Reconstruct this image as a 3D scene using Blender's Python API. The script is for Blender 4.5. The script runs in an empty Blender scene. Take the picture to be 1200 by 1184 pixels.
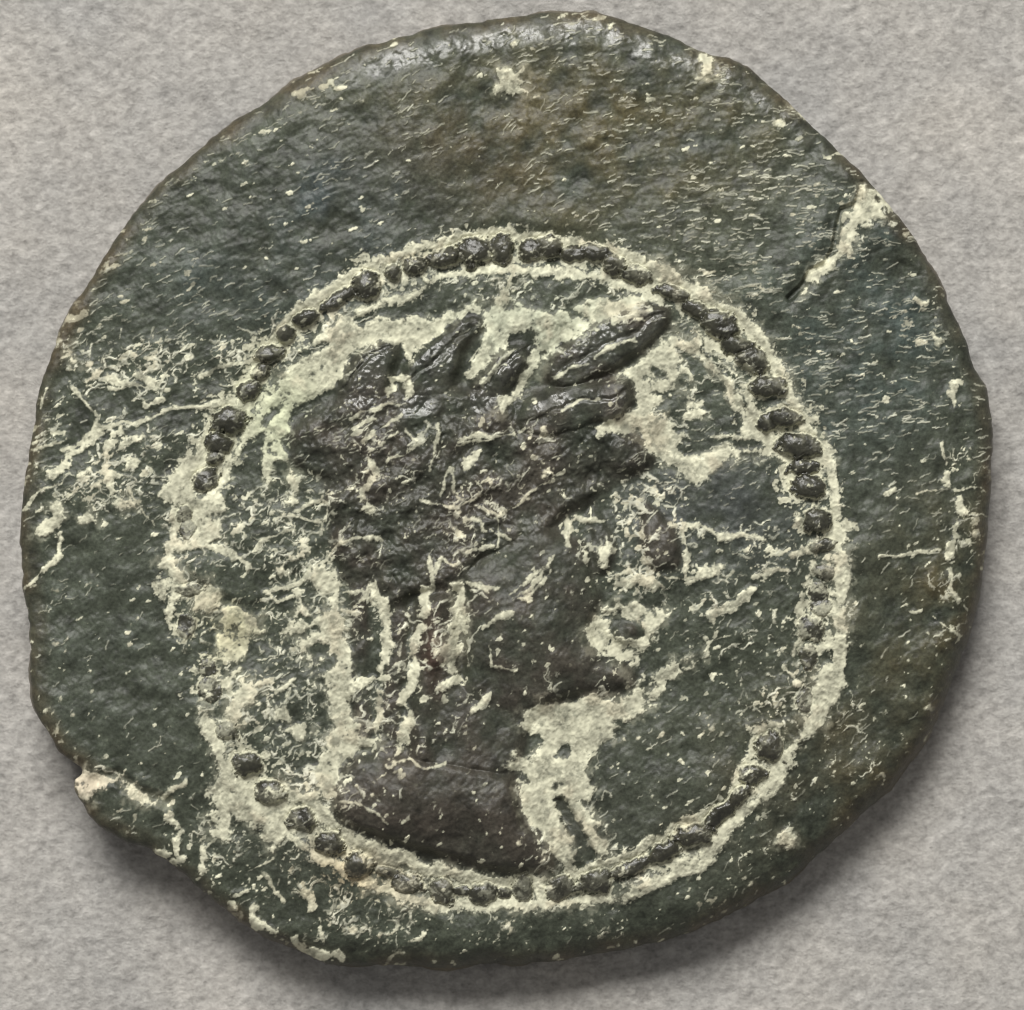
import bpy, math
import numpy as np

# ------------------------------------------------------------------ units
# The layout is drawn in a flat plan grid (x right, y down, 1200 x 1184 steps across the
# coin and its surroundings); one step is 26 mm / 1145 of a real coin.
S = 0.026 / 1145.0
CX, CY = 600.0, 592.0
TH = 105.0                      # coin thickness in steps (2.4 mm)
scene = bpy.context.scene

# ------------------------------------------------------------------ camera
CAM_D = 5200.0 * S              # lens to coin face
cam_data = bpy.data.cameras.new('camera')
cam = bpy.data.objects.new('camera', cam_data)
scene.collection.objects.link(cam)
cam.location = (0, 0, TH * S + CAM_D)
cam.rotation_euler = (0, 0, 0)
cam_data.sensor_width = 36.0
cam_data.lens = 36.0 * CAM_D / (1200.0 * S)
cam_data.clip_start = 0.005
cam_data.clip_end = 10.0
cam_data.dof.use_dof = True
cam_data.dof.focus_distance = CAM_D + 2 * S
cam_data.dof.aperture_fstop = 60.0
scene.camera = cam

# ------------------------------------------------------------------ world and lamps
world = bpy.data.worlds.new('World')
scene.world = world
world.use_nodes = True
wb = world.node_tree.nodes['Background']
wb.inputs['Color'].default_value = (1.0, 0.97, 0.93, 1)
wb.inputs['Strength'].default_value = 0.32

def area_lamp(name, loc, size_x, size_y, power, colour):
    d = bpy.data.lights.new(name, 'AREA')
    d.shape = 'RECTANGLE'
    d.size, d.size_y = size_x, size_y
    d.energy = power
    d.color = colour
    o = bpy.data.objects.new(name, d)
    scene.collection.objects.link(o)
    o.location = loc
    v = np.array(loc, float)
    v = v / np.linalg.norm(v)
    yaw = math.atan2(-v[0], v[1])
    tilt = math.acos(v[2])
    o.rotation_euler = (-tilt, 0, yaw)
    return o

LAMP_AZ = math.radians(13)       # towards the upper left of the picture
LAMP_EL = math.radians(46)
LD = 0.55
area_lamp('window_light', (-LD * math.sin(LAMP_AZ) * math.cos(LAMP_EL),
                           LD * math.cos(LAMP_AZ) * math.cos(LAMP_EL),
                           LD * math.sin(LAMP_EL)), 0.27, 0.20, 5.4, (1.0, 0.98, 0.94))

scene.cycles.filter_width = 1.1
vs = scene.view_settings
vs.view_transform = 'Standard'
vs.look = 'None'
vs.exposure = 0.0
vs.gamma = 1.0
vs.use_curve_mapping = False

# ------------------------------------------------------------------ grid helpers
W, H = 1200, 1184
yy, xx = np.mgrid[0:H, 0:W].astype(np.float32)
FU = np.fft.rfftfreq(W).astype(np.float32)[None, :]
FV = np.fft.fftfreq(H).astype(np.float32)[:, None]

def blur(a, sx, sy=None):
    sy = sx if sy is None else sy
    f = np.exp(-2 * (math.pi ** 2) * ((FU * sx) ** 2 + (FV * sy) ** 2))
    return np.fft.irfft2(np.fft.rfft2(a) * f, s=a.shape).astype(np.float32)

def noise(seed, wl, stretch=1.0, ang=0.0, band=0.0, beta=0.0):
    """Filtered noise, unit deviation. wl: size of the smallest feature, stretch: along `ang` (degrees, up to the right)."""
    r = np.random.default_rng(seed).standard_normal((H, W)).astype(np.float32)
    a = math.radians(ang)
    u = FU * math.cos(a) - FV * math.sin(a)
    v = FU * math.sin(a) + FV * math.cos(a)
    k2 = (u * wl * stretch) ** 2 + (v * wl) ** 2
    f = np.exp(-2.2 * k2)
    if band:
        f = f * (1 - np.exp(-2.2 * k2 * band * band))
    if beta:
        f = f / (1e-3 + k2) ** (beta * 0.5)
        f[0, 0] = 0
    n = np.fft.irfft2(np.fft.rfft2(r) * f, s=(H, W))
    n -= n.mean()
    return (n / n.std()).astype(np.float32)

def fbm(seed, wl, octaves=4, gain=0.55):
    t, a = 0, 1.0
    for k in range(octaves):
        t = t + a * noise(seed + k, wl / 2 ** k)
        a *= gain
    return t / t.std()

def sst(a, b, x):
    t = np.clip((x - a) / (b - a), 0, 1)
    return t * t * (3 - 2 * t)

FAR = -40.0
def seg_dist(pts, x, y, closed):
    d = np.full(x.shape, 1e9, np.float32)
    n = len(pts)
    for i in range(n if closed else n - 1):
        ax, ay = pts[i][:2]
        bx, by = pts[(i + 1) % n][:2]
        dx, dy = bx - ax, by - ay
        L = dx * dx + dy * dy + 1e-6
        t = np.clip(((x - ax) * dx + (y - ay) * dy) / L, 0, 1)
        d = np.minimum(d, (x - ax - t * dx) ** 2 + (y - ay - t * dy) ** 2)
    return np.sqrt(d)

def window(pts, pad):
    px = [p[0] for p in pts]; py = [p[1] for p in pts]
    return (slice(max(0, int(min(py) - pad)), min(H, int(max(py) + pad) + 1)),
            slice(max(0, int(min(px) - pad)), min(W, int(max(px) + pad) + 1)))

def poly_sd(pts, pad=42):
    """Signed distance to a closed outline (positive inside) and the window it covers."""
    w = window(pts, pad)
    x, y = xx[w], yy[w]
    ins = np.zeros(x.shape, bool)
    n = len(pts)
    for i in range(n):
        ax, ay = pts[i]; bx, by = pts[(i + 1) % n]
        if ay == by:
            continue
        c = ((ay > y) != (by > y)) & (x < (bx - ax) * (y - ay) / (by - ay) + ax)
        ins ^= c
    d = seg_dist(pts, x, y, True)
    return w, np.where(ins, d, -d)

def put_poly(F, pts, off=0.0):
    w, d = poly_sd(pts)
    F[w] = np.maximum(F[w], d + off)

def put_stroke(F, width, pts, off=0.0):
    w = window(pts, 42)
    d = seg_dist(pts, xx[w], yy[w], False)
    F[w] = np.maximum(F[w], width * 0.5 - d + off)

def new_field():
    return np.full((H, W), FAR, np.float32)

def spline(pts, n=8):
    """closed Catmull-Rom"""
    P = np.array(pts, float)
    out = []
    m = len(P)
    for i in range(m):
        p0, p1, p2, p3 = P[i - 1], P[i], P[(i + 1) % m], P[(i + 2) % m]
        for k in range(n):
            t = k / n
            out.append(0.5 * ((2 * p1) + (-p0 + p2) * t + (2 * p0 - 5 * p1 + 4 * p2 - p3) * t * t
                              + (-p0 + 3 * p1 - 3 * p2 + p3) * t ** 3))
    return [tuple(p) for p in out]

# ------------------------------------------------------------------ drawn layout of the coin
OUTLINE = [(640,13),(690,14),(740,22),(790,40),(835,58),(870,72),(905,98),(940,130),(975,165),(1005,195),(1035,225),
 (1065,262),(1085,300),(1105,335),(1125,375),(1140,405),(1147,430),(1160,455),(1167,485),(1170,515),(1167,560),(1165,610),
 (1160,660),(1150,710),(1137,760),(1120,805),(1100,850),(1070,895),(1035,940),(1000,975),(960,1010),(915,1045),(870,1070),
 (820,1095),(770,1112),(720,1124),(660,1132),(600,1136),(540,1137),(480,1138),(420,1138),(385,1136),(345,1118),(310,1102),
 (275,1080),(240,1055),(205,1020),(175,1000),(140,988),(110,968),(90,940),(83,918),(92,905),(75,888),(55,862),(42,835),
 (36,790),(33,740),(27,700),(24,660),(22,610),(25,570),(30,530),(38,490),(45,455),(58,415),(75,375),(98,335),(120,300),
 (145,262),(175,228),(205,195),(240,165),(280,135),(320,110),(360,85),(400,65),(440,46),(490,35),(540,25),(590,17)]

# beads of the border: x, y, half length, half width, angle (degrees, up to the right), height
BEADS = [(588,292,13,15,0,9),(557,295,19,15,10,10),(521,301,18,11,15,9),(486,311,13,10,10,8),(461,319,9,10,0,8),(430,333,15,15,0,10),
 (396,351,22,7,35,7),(359,373,14,8,20,8),(335,392,10,10,0,8),(316,414,17,9,12,9),(305,435,12,9,25,7),(291,457,15,10,25,8),
 (268,493,17,14,20,9),(256,519,13,12,0,8),(251,536,11,7,20,6),(241,562,13,14,30,8),(215,603,8,9,0,6),(219,621,8,11,0,6),
 (222,691,15,7,0,6),(218,733,9,14,0,5),(242,782,10,10,0,5),(246,810,12,15,0,7),(267,855,12,11,0,8),(290,895,15,12,0,8),
 (317,929,17,13,-5,9),(355,960,15,12,-10,9),(387,988,15,13,-20,9),(420,1014,17,14,-5,9),(452,1022,14,6,-15,5),(476,1037,15,11,10,8),
 (516,1045,14,14,0,9),(541,1045,11,5,0,4),(566,1048,14,11,0,8),(591,1047,8,6,0,5),(613,1042,11,14,0,8),(654,1042,17,13,25,9),
 (698,1035,19,13,8,9),(738,1019,24,8,25,7),(776,1000,20,9,25,7),(814,978,20,12,10,9),(843,955,21,8,40,7),(867,932,18,8,45,7),
 (880,908,15,11,20,8),(903,875,14,14,0,9),(943,820,9,14,0,5),(947,768,10,14,0,7),(952,738,13,14,0,7),(962,712,11,9,0,6),
 (959,692,10,12,0,6),(967,670,12,10,0,6),(963,639,15,7,10,6),(957,610,14,15,-20,9),(949,571,18,12,0,9),(942,546,15,8,0,6),
 (937,522,21,13,-5,10),(921,490,18,10,0,9),(901,494,10,10,0,5),(900,453,20,12,0,9),(882,422,20,13,-15,9),(864,404,17,10,-10,8),
 (842,380,21,15,-20,10),(818,364,16,9,-30,7),(789,343,18,8,-15,7),(747,322,14,10,-10,7),(720,309,13,11,-10,8),(696,295,15,9,-15,7),
 (670,297,16,8,-5,6),(644,289,15,13,0,9),(622,293,14,11,5,9)]

LEAVES = [
 [(396,490),(399,446),(415,420),(440,403),(462,399),(466,410),(458,430),(452,470),(430,494)],
 [(464,490),(476,428),(500,402),(522,388),(540,372),(560,369),(566,378),(552,396),(541,412),(532,445),(510,488)],
 [(540,486),(560,440),(584,414),(602,404),(622,404),(616,428),(598,455),(572,488)],
 [(641,432),(650,415),(665,400),(690,382),(720,372),(738,360),(752,352),(764,360),(780,358),(783,380),(765,400),(745,415),
  (720,430),(700,441),(680,451),(660,456),(645,450)],
 [(602,492),(615,470),(640,457),(700,447),(738,444),(744,468),(730,485),(700,496),(650,512),(612,508)]]
HAIR = [(340,503),(370,480),(400,468),(470,462),(540,458),(600,470),(640,458),(738,447),(743,470),(702,500),(722,505),(748,512),(766,531),
 (765,548),(722,560),(690,588),(660,600),(640,622),(600,642),(560,652),(540,688),(500,690),(470,700),(455,712),(440,682),(402,682),
 (390,622),(386,562),(346,542)]
FACE = [(545,672),(590,642),(630,612),(660,632),(686,640),(690,680),(702,700),(690,730),(692,757),(720,769),(744,790),(745,803),
 (720,810),(680,812),(640,824),(604,838),(568,830),(546,812),(548,760)]
NOSE = [(752,586),(775,600),(797,640),(796,666),(765,670),(752,640)]
LIPS = [(718,733),(730,727),(746,734),(748,748),(735,754),(720,748)]
BROW = [(690,596),(704,600),(722,640),(716,668),(700,676),(692,640)]
NECK = [(490,700),(530,695),(532,760),(536,800),(556,818),(628,818),(608,884),(600,902),(590,910),(560,905),(520,899),(482,894),(482,842),(490,780)]
TIES = [[(422,692),(424,740),(418,800),(426,862)], [(468,702),(465,770),(458,830),(454,878)], [(512,704),(508,770),(500,830),(496,884)]]
BUST = [(391,915),(420,886),(480,890),(520,893),(560,901),(600,908),(606,940),(612,962),(640,985),(653,1011),(622,1022),(580,1019),
 (530,1005),(480,990),(430,974),(394,956)]

# pale mineral crust: closed patches
PATCH = [
 [(582,78),(610,77),(612,95),(618,105),(600,110),(595,103),(582,110),(586,92)],
 [(817,58),(838,60),(834,78),(846,90),(822,84)],
 [(1008,222),(1035,218),(1056,240),(1042,252),(1012,264),(997,275),(993,294),(976,315),(956,330),(946,344),(932,348),(944,331),
  (950,317),(970,308),(978,290),(982,265),(985,248),(1000,248),(1009,236)],
 [(928,120),(942,128),(955,140),(944,142)],
 [(74,404),(86,406),(90,428),(76,426)],
 [(40,625),(48,606),(70,590),(82,604),(76,618),(55,624)],
 [(88,606),(104,602),(108,611),(92,614)],[(130,590),(140,582),(160,586),(160,596),(136,598)],
 [(185,582),(200,545),(230,522),(245,503),(241,540),(226,570),(226,590),(192,592)],
 [(225,597),(256,570),(263,600),(260,632),(240,641),(226,635)],
 [(300,476),(318,455),(332,435),(345,420),(365,404),(385,392),(402,378),(425,362),(450,350),(478,340),(500,328),(486,350),(462,362),
  (440,376),(470,370),(505,372),(540,362),(556,356),(572,350),(562,366),(540,371),(520,388),(500,400),(478,424),(468,400),(440,398),
  (412,418),(400,442),(372,470),(346,470),(335,490),(330,520),(338,540),(320,545),(313,570),(308,550),(309,530),(316,510),(300,505),
  (285,520),(270,545),(262,560),(250,592),(240,590),(258,555),(268,535),(282,508)],
 [(226,692),(245,686),(262,697),(266,712),(244,722),(228,716)],
 [(262,712),(284,712),(300,722),(304,738),(290,756),(272,776),(252,774),(258,750)],
 [(252,795),(276,782),(268,812),(258,806)],[(264,832),(285,804),(302,812),(285,840),(270,852)],
 [(318,832),(334,826),(346,845),(364,858),(352,868),(330,856)],
 [(236,835),(252,845),(262,875),(272,905),(258,915),(250,880),(234,860)],
 [(258,912),(264,885),(272,885),(276,912),(300,922),(332,915),(352,930),(372,920),(380,940),(392,962),(430,985),(470,1000),(520,1014),
  (580,1028),(625,1028),(640,1030),(600,1044),(560,1036),(510,1028),(470,1018),(440,1008),(412,990),(380,968),(350,942),(330,938),(345,952),
  (342,975),(328,990),(320,1000),(300,975),(272,958),(258,986),(245,985),(240,965),(252,948),(262,930),(235,940),(244,928)],
 [(366,665),(396,668),(400,688),(396,719),(403,736),(410,763),(413,796),(413,847),(430,857),(447,864),(416,881),(403,894),(393,918),(386,942),
  (369,920),(369,908),(379,881),(389,854),(383,817),(376,796),(362,790),(356,763),(342,749),(329,746),(342,722),(349,705),(369,722),(389,719),(386,698),(362,688)],
 [(783,545),(800,536),(845,527),(905,528),(900,540),(868,536),(842,550),(815,570),(800,560)],
 [(338,560),(350,552),(352,590),(340,600)],
 [(684,735),(700,720),(714,724),(704,712),(722,704),(758,708),(776,712),(780,725),(762,735),(755,760),(751,797),(735,780),(705,768),(692,756)],
 [(608,846),(625,828),(660,822),(690,814),(730,817),(746,802),(770,790),(790,775),(802,782),(780,800),(765,825),(740,840),(715,865),
  (690,885),(684,902),(697,924),(690,937),(682,936),(696,960),(714,990),(719,1003),(706,1007),(690,984),(672,955),(657,930),(652,944),
  (664,980),(679,1000),(668,1019),(650,1010),(640,986),(622,966),(610,950),(604,920),(606,905),(590,896),(602,886),(626,890),(634,870)],
 [(690,500),(718,490),(744,474),(742,446),(722,440),(750,424),(776,400),(790,384),(800,400),(792,450),(782,490),(800,505),(800,545),
  (782,548),(766,530),(745,510),(720,504),(700,515)],
 [(565,356),(590,342),(612,352),(650,370),(700,352),(740,346),(765,346),(745,360),(712,370),(690,380),(664,398),(640,420),(622,442),(602,474),
  (588,490),(580,480),(600,455),(620,425),(618,404),(600,402),(582,412),(556,448),(545,440),(560,405),(572,380)],
 [(958,785),(985,768),(992,800),(986,815),(975,830),(965,850),(946,860),(936,870),(930,890),(915,916),(900,946),(885,950),(870,960),
  (850,986),(836,1012),(814,1006),(830,982),(850,957),(876,942),(890,920),(906,895),(922,880),(936,850),(945,830)],
 [(785,1008),(806,1000),(822,1012),(800,1030),(784,1030)],
 [(85,908),(104,904),(120,912),(136,908),(150,922),(175,936),(192,938),(178,944),(150,936),(132,920),(112,924),(104,938),(92,932)],
 [(905,990),(925,978),(938,982),(915,994)],
 [(808,785),(826,765),(828,760),(812,772),(798,784)],
 [(800,400),(815,388),(828,404),(842,424),(862,448),(880,470),(892,490),(912,520),(930,530),(925,545),(900,530),(880,512),(862,518),
  (868,495),(850,462),(832,434),(812,416),(806,440),(798,420)],
 [(800,462),(822,480),(820,498),(800,500)]]

# crust lines: width, points
LINE = [
 (7,[(275,490),(283,468),(292,440),(300,415),(318,395)]),(10,[(318,395),(335,378),(352,360),(375,345),(395,335),(420,318),(440,307),(460,302)]),
 (9,[(445,340),(447,315)]),(6,[(472,330),(474,310)]),(7,[(574,305),(573,278)]),
 (10,[(460,300),(480,295),(500,289),(520,283),(545,277),(575,272),(605,275),(630,277),(660,281),(690,287),(720,293),(750,302)]),
 (15,[(735,305),(750,310),(775,322),(790,330)]),(16,[(790,330),(820,343),(845,360),(870,372),(885,392),(900,410),(912,430)]),
 (15,[(912,430),(922,450),(932,470),(942,495),(955,518),(968,538)]),(9,[(968,538),(974,560),(978,580),(983,605)]),
 (18,[(983,620),(985,660),(985,690),(984,720),(985,760),(980,800)]),(9,[(955,728),(970,718),(985,715)]),(10,[(948,760),(965,760),(985,752)]),
 (9,[(960,690),(975,694)]),(5,[(960,640),(945,646),(925,652)]),(12,[(832,1012),(800,1022),(770,1034)]),
 (14,[(770,1034),(730,1056),(690,1060),(640,1064),(600,1060),(560,1062),(510,1062),(470,1052),(430,1036)]),
 (12,[(430,1036),(395,1016),(370,1002),(345,985)]),(9,[(668,1042),(674,1022),(690,1014),(720,1012),(745,1000),(765,980)]),
 (9,[(632,1040),(636,1058)]),(12,[(782,980),(800,968),(825,956)]),(11,[(895,862),(880,885),(866,905),(855,925)]),
 (9,[(500,325),(540,318),(600,313),(650,318),(700,325),(740,335),(770,350)]),(8,[(600,320),(588,350)]),
 (6,[(70,548),(95,520),(120,508)]),(6,[(95,556),(120,535),(150,520)]),(7,[(110,568),(140,552),(160,540)]),(5,[(75,530),(100,510),(130,498)]),
 (8,[(140,520),(165,508)]),(7,[(60,560),(78,545)]),(9,[(120,530),(140,505)]),(8,[(120,560),(132,575)]),
 (4,[(25,597),(45,580),(70,565),(80,555)]),(6,[(70,625),(68,650),(50,665),(30,690)]),(4,[(87,455),(100,478),(110,490),(105,520)]),
 (3,[(150,570),(165,592),(178,615)]),(5,[(110,500),(150,495),(200,480),(250,475),(270,470)]),(5,[(235,440),(260,430),(300,424)]),
 (3,[(38,528),(70,523)]),(3,[(45,480),(50,458)]),(8,[(100,445),(112,438)]),(9,[(126,440),(158,452)]),(9,[(160,438),(175,445)]),(7,[(168,474),(190,470)]),
 (12,[(205,600),(200,640),(192,660)]),(15,[(192,660),(205,670),(210,690)]),(8,[(210,690),(200,705),(196,730)]),
 (8,[(205,640),(235,642),(270,645),(290,662)]),(4,[(130,455),(180,450),(200,435)]),
 (12,[(440,690),(452,720),(455,760),(448,782)]),(8,[(412,800),(455,792)]),(8,[(447,812),(440,855)]),(11,[(498,690),(496,718)]),
 (10,[(492,732),(485,760)]),(11,[(487,768),(482,800),(470,818)]),(13,[(476,832),(472,872)]),(15,[(535,692),(538,728),(528,762),(528,785)]),
 (9,[(513,806),(540,800)]),(7,[(556,832),(575,815)]),(5,[(505,655),(503,690)]),(5,[(402,716),(435,720)]),
 (4,[(408,490),(425,480),(450,472),(470,473)]),(4,[(425,520),(440,505),(460,490),(470,485)]),(3,[(515,500),(507,530),(505,552)]),
 (4,[(535,518),(560,510),(575,514)]),(3,[(515,590),(520,560),(530,550),(532,575),(545,588)]),(4,[(490,588),(520,592),(540,595),(560,580)]),
 (3,[(560,592),(585,605),(600,595),(620,580),(650,560)]),(3,[(583,605),(582,640)]),(4,[(545,610),(562,606),(567,622)]),
 (3.5,[(600,704),(620,690),(635,665),(645,655)]),(3,[(596,700),(615,680),(640,660)]),(7,[(430,535),(440,555),(425,580),(432,600)]),
 (3,[(405,622),(425,598)]),(5,[(400,632),(450,628)]),(4,[(660,622),(672,603),(690,608),(708,612)]),(5,[(663,600),(664,642)]),
 (4,[(800,612),(822,617),(842,628)]),(6,[(842,632),(870,625),(900,632)]),(6,[(925,652),(950,642),(965,636)]),(8,[(800,682),(830,672),(842,668)]),
 (12,[(832,722),(850,712)]),(8,[(856,716),(870,700),(886,686)]),(5,[(885,672),(920,667)]),(3,[(815,742),(830,750),(830,765),(812,778)]),
 (3,[(830,752),(856,742)]),(5,[(938,698),(939,730),(935,750),(930,765)]),(8,[(918,778),(930,788),(936,802)]),(7,[(880,856),(905,850)]),
 (3,[(455,897),(480,892),(500,898),(520,890)]),(6,[(452,462),(462,444),(474,446),(478,466)]),(4,[(410,502),(440,488)]),(3,[(432,532),(465,506)]),
 (3,[(476,500),(490,518),(475,536),(455,540)]),(3,[(533,522),(566,516),(600,510)]),(9,[(543,546),(562,532)]),(3,[(330,690),(352,680),(385,655),(402,626)]),
 (4,[(545,684),(578,690)]),(4,[(566,734),(582,722),(600,718)]),(3,[(575,754),(577,780),(600,782)]),(3,[(640,668),(625,692),(605,704)]),
 (7,[(798,622),(800,678)]),(5,[(772,676),(814,677)]),(4,[(404,694),(424,690),(436,704),(450,712)]),(4,[(420,700),(438,690)]),
 (8,[(722,684),(748,680),(772,688)]),(4,[(850,562),(868,560),(884,556)]),(4,[(860,574),(872,556)]),(4,[(876,590),(908,595)]),(11,[(930,600),(934,612)]),
 (3,[(400,935),(415,938),(440,952),(455,962)]),(5,[(588,486),(605,462),(620,436)]),(4,[(508,668),(520,655),(535,662)]),
 (4,[(545,645),(575,640)]),(4,[(574,620),(600,632)]),(4,[(660,480),(700,465)]),(3,[(648,440),(690,425)]),(3,[(698,420),(715,405),(740,392)]),(4,[(720,378),(745,370),(765,362)]),
 (4,[(566,448),(585,425),(600,410)]),(3,[(548,420),(565,400)]),
 (5,[(1117,445),(1116,478)]),(5,[(1106,520),(1109,540)]),(8,[(1108,556),(1111,572)]),(3,[(1075,577),(1120,575),(1152,572)]),
 (7,[(1125,585),(1131,602),(1122,628)]),(8,[(1115,640),(1113,655)]),(5,[(1115,670),(1120,695),(1122,708)]),(4,[(1030,652),(1060,649),(1100,646)]),
 (2.5,[(1095,725),(1115,735),(1130,745)]),(5,[(1065,718),(1078,715)]),(5,[(1040,582),(1055,572)]),(9,[(1072,350),(1084,358)]),(6,[(1096,392),(1104,402)]),
 (9,[(183,1002),(194,1004)]),(7,[(200,1014),(212,1008)]),(9,[(236,996),(238,1022)]),(5,[(210,975),(206,1000)]),(7,[(276,1050),(288,1046)]),
 (5,[(312,1025),(316,1045),(328,1060)]),(8,[(296,1070),(298,1085),(318,1092)]),(9,[(342,1100),(352,1120)]),(10,[(356,1050),(364,1066)]),
 (7,[(374,1080),(380,1100)]),(8,[(345,1120),(398,1122)]),(4,[(250,985),(236,1000)]),(3,[(300,1020),(320,1008)]),(8,[(195,960),(206,972)]),
 (5,[(190,938),(205,925),(218,918)]),(3,[(200,1140),(204,1150)]),(8,[(318,800),(300,806)]),(4,[(325,815),(345,795)]),
 (6,[(330,665),(350,650),(372,640)]),(6,[(308,690),(325,705),(342,700)]),(5,[(310,690),(345,684),(368,668)]),(5,[(345,600),(380,582)]),
 (4,[(340,580),(365,575),(385,590),(380,620)]),(5,[(320,600),(350,605),(378,612)]),(4,[(300,640),(322,628),(345,625)]),
 (7,[(345,695),(352,715),(340,735)]),(9,[(330,740),(345,728)]),
 (5,[(800,520),(850,512)]),(4,[(806,536),(846,528)]),(4,[(860,560),(880,556)]),(5,[(850,590),(905,592)]),(5,[(842,575),(870,570)]),
 (8,[(705,640),(706,660)]),(6,[(712,678),(735,668)]),(4,[(756,622),(790,618)]),(3,[(756,636),(795,634)]),(3,[(760,646),(792,646)])]

# bare metal inside the crust
DARK = [NOSE, [(649,936),(661,938),(673,952),(685,975),(699,1001),(690,1009),(672,1014),(676,996),(664,968)],

 [(788,405),(800,425),(815,455),(822,475),(845,497),(864,510),(870,495),(855,472),(835,452),(825,432),(806,414)],
 [(780,502),(800,492),(830,500),(840,508),(815,512),(790,506)],[(783,530),(800,518),(825,514),(843,515),(838,525),(810,531),(790,536)],
 [(843,496),(868,492),(872,512),(855,516)],
 [(808,592),(820,572),(845,557),(870,540),(900,547),(920,566),(935,590),(930,614),(900,620),(860,618),(830,604),(815,602)]]
BARE = [(7,[(768,430),(776,434)]),(4,[(772,460),(785,462),(788,477),(778,483)]),(5,[(762,552),(780,550)]),(5,[(756,572),(770,566)]),(4,[(785,576),(800,572)]),
 (7,[(350,580),(356,586)]),(6,[(372,570),(374,580)]),(8,[(330,600),(342,596)]),(6,[(312,620),(330,616)]),(7,[(350,622),(366,618)]),(6,[(322,640),(340,642)]),(6,[(365,598),(378,600)]),(6,[(345,645),(356,640)]),
 (6,[(410,580),(416,590)]),(5,[(404,606),(414,600)]),(5,[(420,560),(424,570)]),

 (20,[(418,738),(426,726)]),(15,[(372,762),(380,757)]),(13,[(374,782),(386,776)]),(12,[(350,725),(362,728)]),(10,[(366,742),(372,738)]),
 (24,[(728,738),(738,740)]),(13,[(730,702),(740,694)]),(12,[(696,698),(712,695)]),(14,[(614,868),(630,868)]),(9,[(590,908),(614,910)]),
 (9,[(652,884),(664,880)]),(10,[(727,846),(735,852)]),(19,[(659,947),(672,970),(690,1002)]),(11,[(690,1003),(678,1016)]),(5,[(650,920),(658,917)]),
 (9,[(822,406),(835,420),(855,445),(868,460),(885,485),(897,502)]),(6,[(806,478),(850,486)]),(8,[(800,500),(842,494)]),
 (10,[(770,482),(780,476)]),(12,[(786,470),(795,482)]),(6,[(790,500),(800,496)]),(8,[(785,530),(800,520)]),
 (9,[(330,428),(360,412),(382,404)]),(13,[(420,378),(440,368),(470,362)]),(16,[(495,352),(530,340),(575,336)]),(10,[(565,340),(580,346)]),
 (12,[(310,490),(322,480)]),(5,[(318,530),(322,520)]),(6,[(1026,232),(1040,246)]),(16,[(640,340),(690,345)]),(12,[(600,400),(622,396)]),
 (9,[(700,340),(720,350)]),(6,[(655,365),(680,372)]),(5,[(110,545),(150,550)]),(4,[(100,520),(140,512)])]

# how strongly thin lace-like crust threads the metal: density, closed outline
LACE = [(0.8,[(70,400),(180,395),(300,400),(262,500),(240,560),(200,600),(120,600),(40,620),(40,520)]),
 (0.38,[(390,460),(600,455),(620,560),(600,660),(400,660)]),(1.0,[(290,560),(392,550),(400,700),(330,730),(250,650)]),
 (0.8,[(700,556),(806,550),(800,720),(690,720),(660,640)]),(0.80,[(780,400),(830,420),(910,530),(930,560),(800,570)]),
 (0.44,[(780,600),(950,620),(950,850),(880,860),(790,760)]),(0.78,[(480,310),(620,318),(760,345),(700,390),(600,400),(540,370)]),
 (0.60,[(200,690),(400,760),(400,930),(260,900)]),(0.52,[(190,960),(300,960),(420,1040),(400,1130),(200,1020)]),
 (0.50,[(1085,340),(1140,420),(1150,560),(1135,730),(1095,800),(1105,520)]),(0.55,[(390,690),(550,690),(550,880),(400,880)]),
 (0.28,[(900,900),(1000,780),(1080,860),(920,1030),(800,1060),(780,1020)]),(0.35,[(300,1000),(420,1020),(760,1060),(740,1100),(420,1120)]),
 (0.28,[(600,460),(740,450),(760,550),(640,620)]),(0.18,[(550,640),(690,640),(720,800),(560,840)]),(0.16,[(391,915),(600,890),(650,1010),(430,970)]),
 (0.42,[(820,560),(930,560),(930,640),(830,640)])]

# ------------------------------------------------------------------ fields
out_pts = spline(OUTLINE, 6)
def outline_sd(pts, k=4):
    """signed distance on a coarser grid, interpolated up"""
    P = np.array(pts)
    gx_, gy_ = np.arange(0, W + k, k), np.arange(0, H + k, k)
    X, Y = np.meshgrid(gx_.astype(np.float32), gy_.astype(np.float32))
    d = seg_dist(pts, X, Y, True)
    ins = np.zeros(X.shape, bool)
    for i in range(len(P)):
        (ax, ay), (bx, by) = P[i], P[(i + 1) % len(P)]
        if ay != by:
            ins ^= ((ay > Y) != (by > Y)) & (X < (bx - ax) * (Y - ay) / (by - ay) + ax)
    d = np.where(ins, d, -d)
    fx, fy = (np.arange(W) / k), (np.arange(H) / k)
    i0, j0 = fx.astype(int), fy.astype(int)
    tx, ty = (fx - i0)[None, :], (fy - j0)[:, None]
    a, b = d[j0][:, i0], d[j0][:, i0 + 1]
    c, e = d[j0 + 1][:, i0], d[j0 + 1][:, i0 + 1]
    return ((a * (1 - tx) + b * tx) * (1 - ty) + (c * (1 - tx) + e * tx) * ty).astype(np.float32)
sd_out = outline_sd(out_pts)
wob = fbm(5, 60, 4, 0.5)
sd_out = sd_out + 1.3 * wob + 0.28 * noise(9, 9)                      # an uneven hammered edge
gy, gx = np.gradient(blur(sd_out, 1.2))
gl = np.sqrt(gx * gx + gy * gy) + 1e-6
gx, gy = gx / gl, gy / gl

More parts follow.
